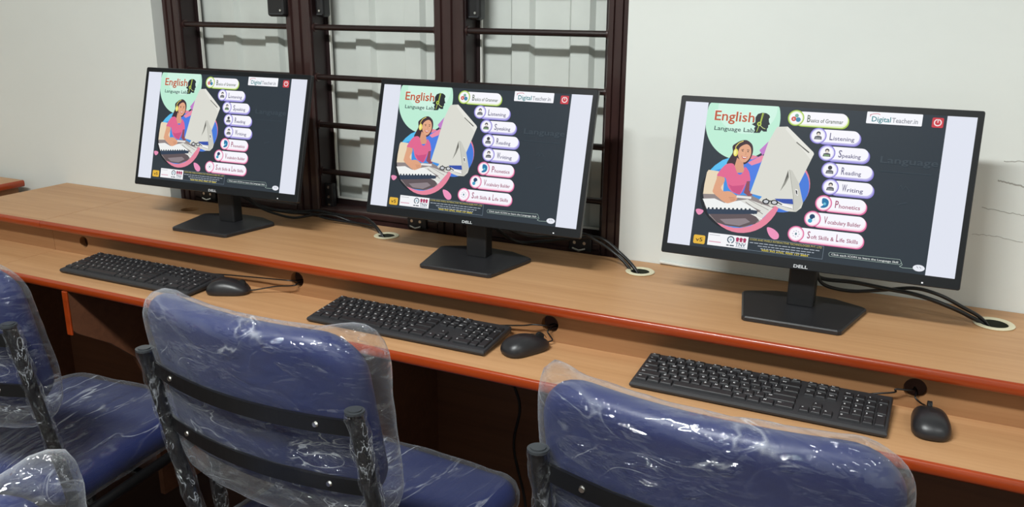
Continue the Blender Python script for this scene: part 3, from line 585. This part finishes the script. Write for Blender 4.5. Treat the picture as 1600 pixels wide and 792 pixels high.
# ------------------------------------------------------------------ keyboard
KW, KD = .442, .127
def ktop(y): return .0125 + .011 * (y + KD / 2) / KD
KS = (.0125 * 0 + .011) / KD
TK = Matrix.Translation((0, 0, .0125 + .0055)) @ Matrix(((1, 0, 0, 0), (0, 1, 0, 0), (0, KS, 1, 0), (0, 0, 0, 1)))   # shears keys onto the sloping deck
def make_keyboard():
    t = thing('keyboard', '', 'keyboard')
    b = MB(); hx, hy = KW / 2, KD / 2
    def lvl(e, zf, zb): return [(-hx + e, -hy + e, zf), (hx - e, -hy + e, zf), (hx - e, hy - e, zb), (-hx + e, hy - e, zb)]
    L_ = [lvl(.006, .0003, .004), lvl(.001, .004, .010), lvl(0, .008, .018), lvl(.0015, .0115, .0225), lvl(.003, .0125, .0235)]
    vs = [v for q in L_ for v in q]
    b.add(vs, [(i * 4 + k, i * 4 + (k + 1) % 4, (i + 1) * 4 + (k + 1) % 4, (i + 1) * 4 + k) for i in range(4) for k in range(4)] + [(3, 2, 1, 0), (16, 17, 18, 19)], KBODY)
    b.box(-.19, -.16, hy - .02, hy - .012, .0002, .0075, KBODY); b.box(.16, .19, hy - .02, hy - .012, .0002, .0075, KBODY)
    b.build('keyboard_body', t)
    keys = []; u = .01905; x0 = -hx + .0055; yf = -hy + .0115
    def row(y, lst, x, h=u):
        for wu, s in lst:
            if s is not None: keys.append((x, y, wu * u, h, s))
            x += wu * u
    r1 = [(1.25, 'Ctrl'), (1.25, 'Win'), (1.25, 'Alt'), (5.75, ''), (1.25, 'Alt'), (1.25, 'Fn'), (1.25, 'M'), (1.75, 'Ctrl')]
    row(yf, r1, x0)
    row(yf + u, [(2.25, 'Shift')] + [(1, c) for c in 'ZXCVBNM'] + [(1, '<'), (1, '>'), (1, '?'), (2.75, 'Shift')], x0)
    row(yf + 2 * u, [(1.75, 'Caps')] + [(1, c) for c in 'ASDFGHJKL'] + [(1, ':'), (1, '"'), (2.25, 'Enter')], x0)
    row(yf + 3 * u, [(1.5, 'Tab')] + [(1, c) for c in 'QWERTYUIOP'] + [(1, '{'), (1, '}'), (1.5, '|')], x0)
    row(yf + 4 * u, [(1, '~')] + [(1, c) for c in '1234567890'] + [(1, '-'), (1, '='), (2, 'Bksp')], x0)
    fy = yf + 5 * u + .002; fh = .0125
    row(fy, [(1, 'Esc'), (.62, None)] + [(1, 'F%d' % i) for i in (1, 2, 3, 4)] + [(.62, None)] + [(1, 'F%d' % i) for i in (5, 6, 7, 8)] + [(.62, None)] + [(1, 'F%d' % i) for i in (9, 10, 11, 12)], x0, fh)
    xn = x0 + 15 * u + .0065
    row(fy, [(1, 'Prt'), (1, 'Scr'), (1, 'Pau')], xn, fh); row(yf + 4 * u, [(1, 'Ins'), (1, 'Home'), (1, 'PgUp')], xn); row(yf + 3 * u, [(1, 'Del'), (1, 'End'), (1, 'PgDn')], xn)
    row(yf + u, [(1, None), (1, '^')], xn); row(yf, [(1, '<'), (1, 'v'), (1, '>')], xn)
    xp = xn + 3 * u + .0065
    row(yf + 4 * u, [(1, 'Num'), (1, '/'), (1, '*'), (1, '-')], xp)
    row(yf + 3 * u, [(1, '7'), (1, '8'), (1, '9')], xp); row(yf + 2 * u, [(1, '4'), (1, '5'), (1, '6')], xp); row(yf + u, [(1, '1'), (1, '2'), (1, '3')], xp); row(yf, [(2, '0'), (1, '.')], xp)
    keys.append((xp + 3 * u, yf + 2 * u, u, 2 * u, '+')); keys.append((xp + 3 * u, yf, u, 2 * u, 'Enter'))
    def key_into(b, k):
        x, y, kw, kh, s = k; g = .0011; tp = .0016; H = .0042 if kh < 1.9 * u else .0042
        a = (x + g, x + kw - g, y + g, y + kh - g)
        vs = [(a[0], a[2], 0), (a[1], a[2], 0), (a[1], a[3], 0), (a[0], a[3], 0),
              (a[0] + tp * .7, a[2] + tp * .7, H * .8), (a[1] - tp * .7, a[2] + tp * .7, H * .8), (a[1] - tp * .7, a[3] - tp * .5, H * .8), (a[0] + tp * .7, a[3] - tp * .5, H * .8),
              (a[0] + tp * 1.3, a[2] + tp * 1.3, H), (a[1] - tp * 1.3, a[2] + tp * 1.3, H), (a[1] - tp * 1.3, a[3] - tp, H), (a[0] + tp * 1.3, a[3] - tp, H)]
        b.add(vs, [(i * 4 + k_, i * 4 + (k_ + 1) % 4, (i + 1) * 4 + (k_ + 1) % 4, (i + 1) * 4 + k_) for i in range(2) for k_ in range(4)] + [(8, 9, 10, 11)], KEYM, T=TK)
        if s:
            v2, f2, wd = text_mesh(s); h = .0044 if len(s) == 1 else .0028; sx = h if len(s) == 1 else h * .85
            ox, oy = a[0] + .0035, a[3] - .0028 - h
            b.add([(ox + p * sx, oy + q * h, H + .00012) for p, q in v2], f2, LEG, T=TK)
    keys.sort(key=lambda k: -k[2] * k[3])
    for k in keys[:100]:
        b = MB(); key_into(b, k); b.build('key', t)
    if len(keys) > 100:
        b = MB()
        for k in keys[100:]: key_into(b, k)
        o = b.build('small_keys', t); o['kind'] = 'stuff'
    return t
kb0 = make_keyboard()
KBS = [(-.840, -.0495, .0, 'black wired keyboard in front of the leftmost monitor'),
       (-.045, -.0465, .0, 'black wired keyboard partly hidden behind the middle blue chair back'),
       (.702, -.052, -.004, 'black wired keyboard in front of the rightmost monitor, fully in view')]
HOLES = [-.404, .258, .955]
kbs = []
for i, (x, y, rz, lab) in enumerate(KBS):
    if i == 0: k = kb0; k.location = (x, y, LOW); k.rotation_euler = (0, 0, rz); k['label'] = lab
    else: k = dup(kb0, (x, y, LOW), rz, lab)
    k['group'] = 'keyboards on the lower shelf'; kbs.append(k)
# ------------------------------------------------------------------ mouse
def make_mouse():
    t = thing('computer_mouse', '', 'mouse')
    b = MB(); n = 36; rings = []
    L = .053; Wd = .031
    def outline(a, s):
        c_, s_ = math.cos(a), math.sin(a); e = .78
        x = Wd * (abs(c_) ** e) * (1 if c_ > 0 else -1); y = L * (abs(s_) ** e) * (1 if s_ > 0 else -1)
        x *= 1 - .12 * (y / L) - .05 * math.cos(y / L * 3); return x * s, y * s
    lv = [(.90, .0006), (.97, .003), (1.0, .008), (.985, .014), (.94, .020), (.86, .0255), (.74, .030), (.58, .0335), (.38, .0355), (.18, .0365)]
    for s, z in lv:
        q = []
        for k in range(n):
            x, y = outline(6.28318 * k / n, s); zz = z
            if z > .008: zz = .008 + (z - .008) * (1 - .38 * max(0, (y / L)) ** 1.2 - .16 * max(0, -y / L) ** 2)
            q.append((x, y - (1 - s) * .006, zz))
        rings.append(q)
    vs = [v for q in rings for v in q]
    b.add(vs, [(i * n + k, i * n + (k + 1) % n, (i + 1) * n + (k + 1) % n, (i + 1) * n + k) for i in range(len(lv) - 1) for k in range(n)], BLACK2, True)
    b.add(rings[0], [list(range(n))[::-1]], BLACK2); b.add(rings[-1], [list(range(n))], BLACK2, True)
    b.build('mouse_body', t)
    b = MB(); b.tube([(-.0035, .034, .0255), (.0035, .034, .0255)], .009, mat('rubber_wheel', '0c0c0d', .7), 20); b.build('scroll_wheel', t)
    b = MB(); b.tube(spline([(0, .013, .0352), (0, .03, .0318), (0, .045, .0265), (0, .0508, .019)], 4), .0006, mat('seam_black', '050506', .8), 6); b.build('button_seam', t)
    return t
ms0 = make_mouse()
MS = [(-.560, -.036, math.radians(-68), 'black mouse right of the leftmost keyboard, peeking over the blue chair back'),
      (.236, -.042, math.radians(-32), 'black mouse right of the middle keyboard, pointing towards the cable hole'),
      (.984, -.040, math.radians(6), 'black mouse right of the rightmost keyboard')]
mss = []
for i, (x, y, rz, lab) in enumerate(MS):
    if i == 0: k = ms0; k.location = (x, y, LOW); k.rotation_euler = (0, 0, rz); k['label'] = lab
    else: k = dup(ms0, (x, y, LOW), rz, lab)
    k['group'] = 'mice on the lower shelf'; mss.append(k)
bpy.context.view_layer.update()
HZ = (TOP - .022 + LOW) / 2 + .003
for i in range(3):
    hx = HOLES[i]; kx, ky = KBS[i][0], KBS[i][1]
    cable([(kx + .165, ky + .060, LOW + .016), (kx + .19, .020, LOW + .019), ((kx + .19 + hx) / 2, .016, LOW + .030), (hx - .03, .012, HZ), (hx - .005, .025, HZ - .002), (hx, .06, HZ - .01), (hx + .005, .10, HZ - .04)], kbs[i], 'keyboard_cord', .0017)
    m = mss[i]; nose = m.matrix_basis @ Vector((0, .050, .009)); n2 = m.matrix_basis @ Vector((0, .066, .010))
    cable([nose, n2, Vector(((n2.x + hx) / 2, min(.014, (n2.y + .02) / 2 + .004), LOW + .020)), (hx + .002, .014, HZ - .010), (hx + .003, .028, HZ - .008), (hx + .003, .06, HZ - .015), (hx + .01, .10, HZ - .05)], m, 'mouse_cord', .0016)

# ------------------------------------------------------------------ chairs
def pad_rings(w, h, r, th, er, n_c=8, inner=(.93, .8, .62, .42, .22, .02)):
    """rings of a puffy rounded slab, xz outline, y thickness: list of rings of (x, y, z)"""
    def outline(ins):
        p = []; rr = max(r - ins, .01); X, Z = w / 2 - ins, h / 2 - ins
        # points distributed evenly: corners + sides
        cs = [(X - rr, Z - rr, 0), (-X + rr, Z - rr, 90), (-X + rr, -Z + rr, 180), (X - rr, -Z + rr, 270)]
        for ci, (cx, cz, a) in enumerate(cs):
            for i in range(n_c + 1): p.append((cx + rr * math.cos(math.radians(a + 90 * i / n_c)), cz + rr * math.sin(math.radians(a + 90 * i / n_c))))
            nx, nz, na = cs[(ci + 1) % 4]; e = p[-1]; s = (nx + rr * math.cos(math.radians(na)), nz + rr * math.sin(math.radians(na)))
            ns = 22
            for i in range(1, ns): p.append((e[0] + (s[0] - e[0]) * i / ns, e[1] + (s[1] - e[1]) * i / ns))
        return p
    rings = []
    base = outline(er)
    for f in inner[::-1]: rings.append([(x * f, th / 2, z * f) for x, z in base])
    K = 7
    for k in range(K + 1):
        a = math.pi / 2 - math.pi * k / K; ins = er * (1 - math.cos(a)); rings.append([(x, th / 2 * math.sin(a), z) for x, z in outline(ins)])
    for f in inner: rings.append([(x * f, -th / 2, z * f) for x, z in base])
    return rings
def rings_mesh(b, rings, m, warp):
    n = len(rings[0]); vs = [warp(Vector(v)) for q in rings for v in q]
    b.add(vs, [(i * n + k, (i + 1) * n + k, (i + 1) * n + (k + 1) % n, i * n + (k + 1) % n) for i in range(len(rings) - 1) for k in range(n)] + [list(range(n))[::-1] and list(range(n)), list(range((len(rings) - 1) * n, len(rings) * n))[::-1]], m, True)
BZ = .799; BW, BH = .472, .322     # cushion centre height, width, height
REC = .20
def back_curve(x): return -.050 * (1 - (x / .26) ** 2)       # bulges towards the viewer in the middle
def back_y(z): return (TOP - z) * REC
def warp_back(P, extra=0):
    x, y, z = P; zz = BZ + z; return Vector((x - .012, y + .062 + back_curve(x) + back_y(zz) * 1.0, zz))
def crumple(v, amp, sc, seed):
    d = noise.noise(Vector((v.x * sc + seed, v.y * sc, v.z * sc * .8))) + .5 * noise.noise(Vector((v.x * sc * 2.3, v.y * sc * 2.3 + seed, v.z * sc * 2.1)))
    e = abs(noise.noise(Vector((v.x * sc * 1.4 + v.z * sc * 1.1, seed, v.z * sc * .5))))
    return amp * (d * .7 + e * 1.1)
def make_chair(seed, label, loc, rz, ears=(0, 1), ear_h=.05, loose=.03, tail=.04):
    t = thing('visitor_chair', label, 'chair', loc, rz, 'blue chairs at the desk')
    # cushions
    b = MB(); rings_mesh(b, pad_rings(BW, BH, .075, .060, .026), BLUE, warp_back); b.build('backrest', t)
    sw, sd, sh = .455, .47, .07
    def warp_seat(P): return Vector((P.x * (1 + .05 * P.z / sd), .31 + P.z, .430 + P.y - .012 * (P.z / sd) ** 2))
    b = MB(); rings_mesh(b, pad_rings(sw, sd, .06, sh, .030), BLUE, warp_seat); b.build('seat', t)
    # frame tubes
    for s in (-1, 1):
        x = s * .237
        b = MB(); b.tube(spline([(x, 0, TOP), (x, .04, .65), (x, .078, .46), (x, .075, .40), (x, .03, .2), (x, -.02, .012)], 5), .0125, TUBE, 14); leg = b.build('back_post', t)
        b = MB(); b.cyl((x, 0, TOP - .001), .0155, .004, CAP); b.cyl((x, 0, TOP + .003), .011, .002, CAP); b.build('post_cap', leg)
        b = MB(); pts = spline([(x, .001, TOP + .001), (x, .02, .755), (x, .04, .655), (x, .078, .47)], 12); n = 18; vs = []
        for i, p in enumerate(pts):
            for k in range(n):
                a = 6.28318 * k / n; rr = .0165 + .0022 * math.sin(3 * a + i * .8 + seed) + .0026 * noise.noise(Vector((a * 1.2, i * .45, seed + s)))
                if i < 2: rr = .0165 + i * .001
                vs.append((p.x + rr * math.cos(a), p.y + rr * math.sin(a) , p.z))
        b.add(vs, [(i * n + k, (i + 1) * n + k, (i + 1) * n + (k + 1) % n, i * n + (k + 1) % n) for i in range(len(pts) - 1) for k in range(n)] + [list(range(n))[::-1]], BAG2, True); b.build('plastic_wrap', leg)
        b = MB(); b.tube(spline([(x * .98, .08, .375), (x * .98, .30, .378), (x * .98, .49, .376), (x * .98, .52, .34), (x * .98, .55, .012)], 5), .0125, TUBE, 12); b.build('front_leg', t)
        b = MB(); b.tube([(x * .98, .521, .33), (x * .98, .535, .2), (x * .98, .546, .05)], [.017, .02, .016], BAG2, 14); b.build('plastic_wrap', t)
    b = MB(); b.tube([(-.232, .30, .372), (.232, .30, .372)], .010, TUBE, 12); b.build('seat_rail', t)
    # two flat black straps across the back, following its curve, with screws
    for z0, k in ((.815, 0), (.700, 1)):
        b = MB(); hh = .013; n = 24; vs = []
        for i in range(n + 1):
            x = -.237 + .474 * i / n; y = .014 + back_curve(x) * .93 + back_y(z0) - .014 * 0; zz = z0 + .0
            vs += [(x, y - .003, zz - hh), (x, y - .003, zz + hh), (x, y + .003, zz + hh), (x, y + .003, zz - hh)]
        b.add(vs, [(i * 4 + a, i * 4 + (a + 1) % 4, (i + 1) * 4 + (a + 1) % 4, (i + 1) * 4 + a) for i in range(n) for a in range(4)], TUBE)
        st_ = b.build('back_strap', t)
        for x in (-.165, .165):
            y = .014 + back_curve(x) * .93 + back_y(z0); b = MB(); b.cyl((x, y - .0025, z0), .0055, .003, STEEL, 'y', 14, .004); b.build('screw', st_)
    # plastic bag over the backrest
    rg = pad_rings(BW + .016, BH + .012, .075, .074, .032, inner=(.985, .965, .945, .92, .89, .86, .82, .78, .74, .69, .64, .59, .54, .49, .44, .38, .32, .26, .20, .14, .08, .02))
    def warp_bag(P):
        v = warp_back(P); o_ = v.copy()
        for s in (-1, 1):
            e = ears[0] if s < 0 else ears[1]
            # loose corner of the bag standing up like an ear, and slack film down that side
            dx = s * P.x - (BW / 2 - .035)
            if e and dx > -.05:
                q = min(1, max(0, (dx + .03) / .062)) ** 1.6; up = max(0, (P.z - .04) / .12)
                v.z += e * ear_h * q * min(1, up) ** 1.5
                v.x += s * (loose * min(1, q) * (.45 + .55 * min(1, (P.z + .2) / .3)))
        if P.z < -.06:
            v.z -= tail * min(1, (-.06 - P.z) / .1)
        c = crumple(v, .009, 9, seed); sgn = 1 if P.y > 0 else -1
        v.y += sgn * max(-.002, c * .6)
        v.z += .4 * abs(crumple(v, .006, 12, seed + 4)) if P.z > 0 else 0
        v.x += (1 if P.x > 0 else -1) * abs(crumple(v, .004, 10, seed + 9))
        return v
    b = MB(); rings_mesh(b, rg, BAG, warp_bag); b.build('plastic_bag', t)
    # plastic film round the seat
    rg = pad_rings(sw + .012, sd + .012, .062, sh + .014, .032, inner=(.95, .9, .84, .78, .7, .62, .54, .46, .38, .3, .2, .1, .02))
    def warp_film(P):
        v = warp_seat(P); c = crumple(Vector((v.x * .6 + v.y * .3, v.y, v.z)), .006, 9, seed + 2); v.z += (1 if P.y > 0 else -1) * max(-.002, c); v.x += crumple(v, .003, 8, seed); return v
    b = MB(); rings_mesh(b, rg, BAGS, warp_film); b.build('seat_film', t)
    return t
make_chair(1.3, 'blue chair in clear plastic in the middle, whole back in view below the middle keyboard', (-.035, -.556, 0), math.radians(-4), (0, 1), .055, .028)
make_chair(5.1, 'blue plastic-wrapped chair at the right, cut by the bottom edge, before the rightmost keyboard', (.732, -.566, 0), math.radians(-3), (1, 0), .045, .0)
make_chair(8.7, 'blue plastic-wrapped chair at the left edge, its seat reaching under the leftmost desk', (-.828, -.595, 0), math.radians(6), (0, 0), .02, 0)
make_chair(3.9, 'blue chair in crumpled plastic at the bottom left corner, only its top corner in view', (.045, -1.230, 0), math.radians(60), (1, 1), .07, .03)

# ------------------------------------------------------------------ ceiling lamps and odd cables
for (x, y, pw), where in zip(LAMPS, ('above the left monitors', 'above the right end of the desk', 'far behind the left chairs', 'far behind the right chair')):
    t = thing('ceiling_tube_light', 'white ceiling batten with one lit tube, ' + where, 'ceiling light', (x, y, CEIL), 0, 'ceiling tube lights')
    b = MB(); b.cbox(-.62, .62, -.03, .03, -.045, -.0005, mat('white_enamel', 'e8e8e6', .4), .004); b.build('batten', t)
    b = MB(); b.tube([(-.6, 0, -.065), (.6, 0, -.065)], .013, emit('fffaf0', 6), 14); b.build('tube', t)
    lamp(x, y, pw)
b = MB(); b.tube(spline([(.10, .19, LOW - .024), (.095, .18, .60), (.11, .20, .5), (.09, .21, .38), (.12, .22, .2), (.10, .2, .005)]), .0035, CABLE, 8)
tag(b.build('hanging_cable'), 'black cable hanging under the desk beside the right chair', 'cable')
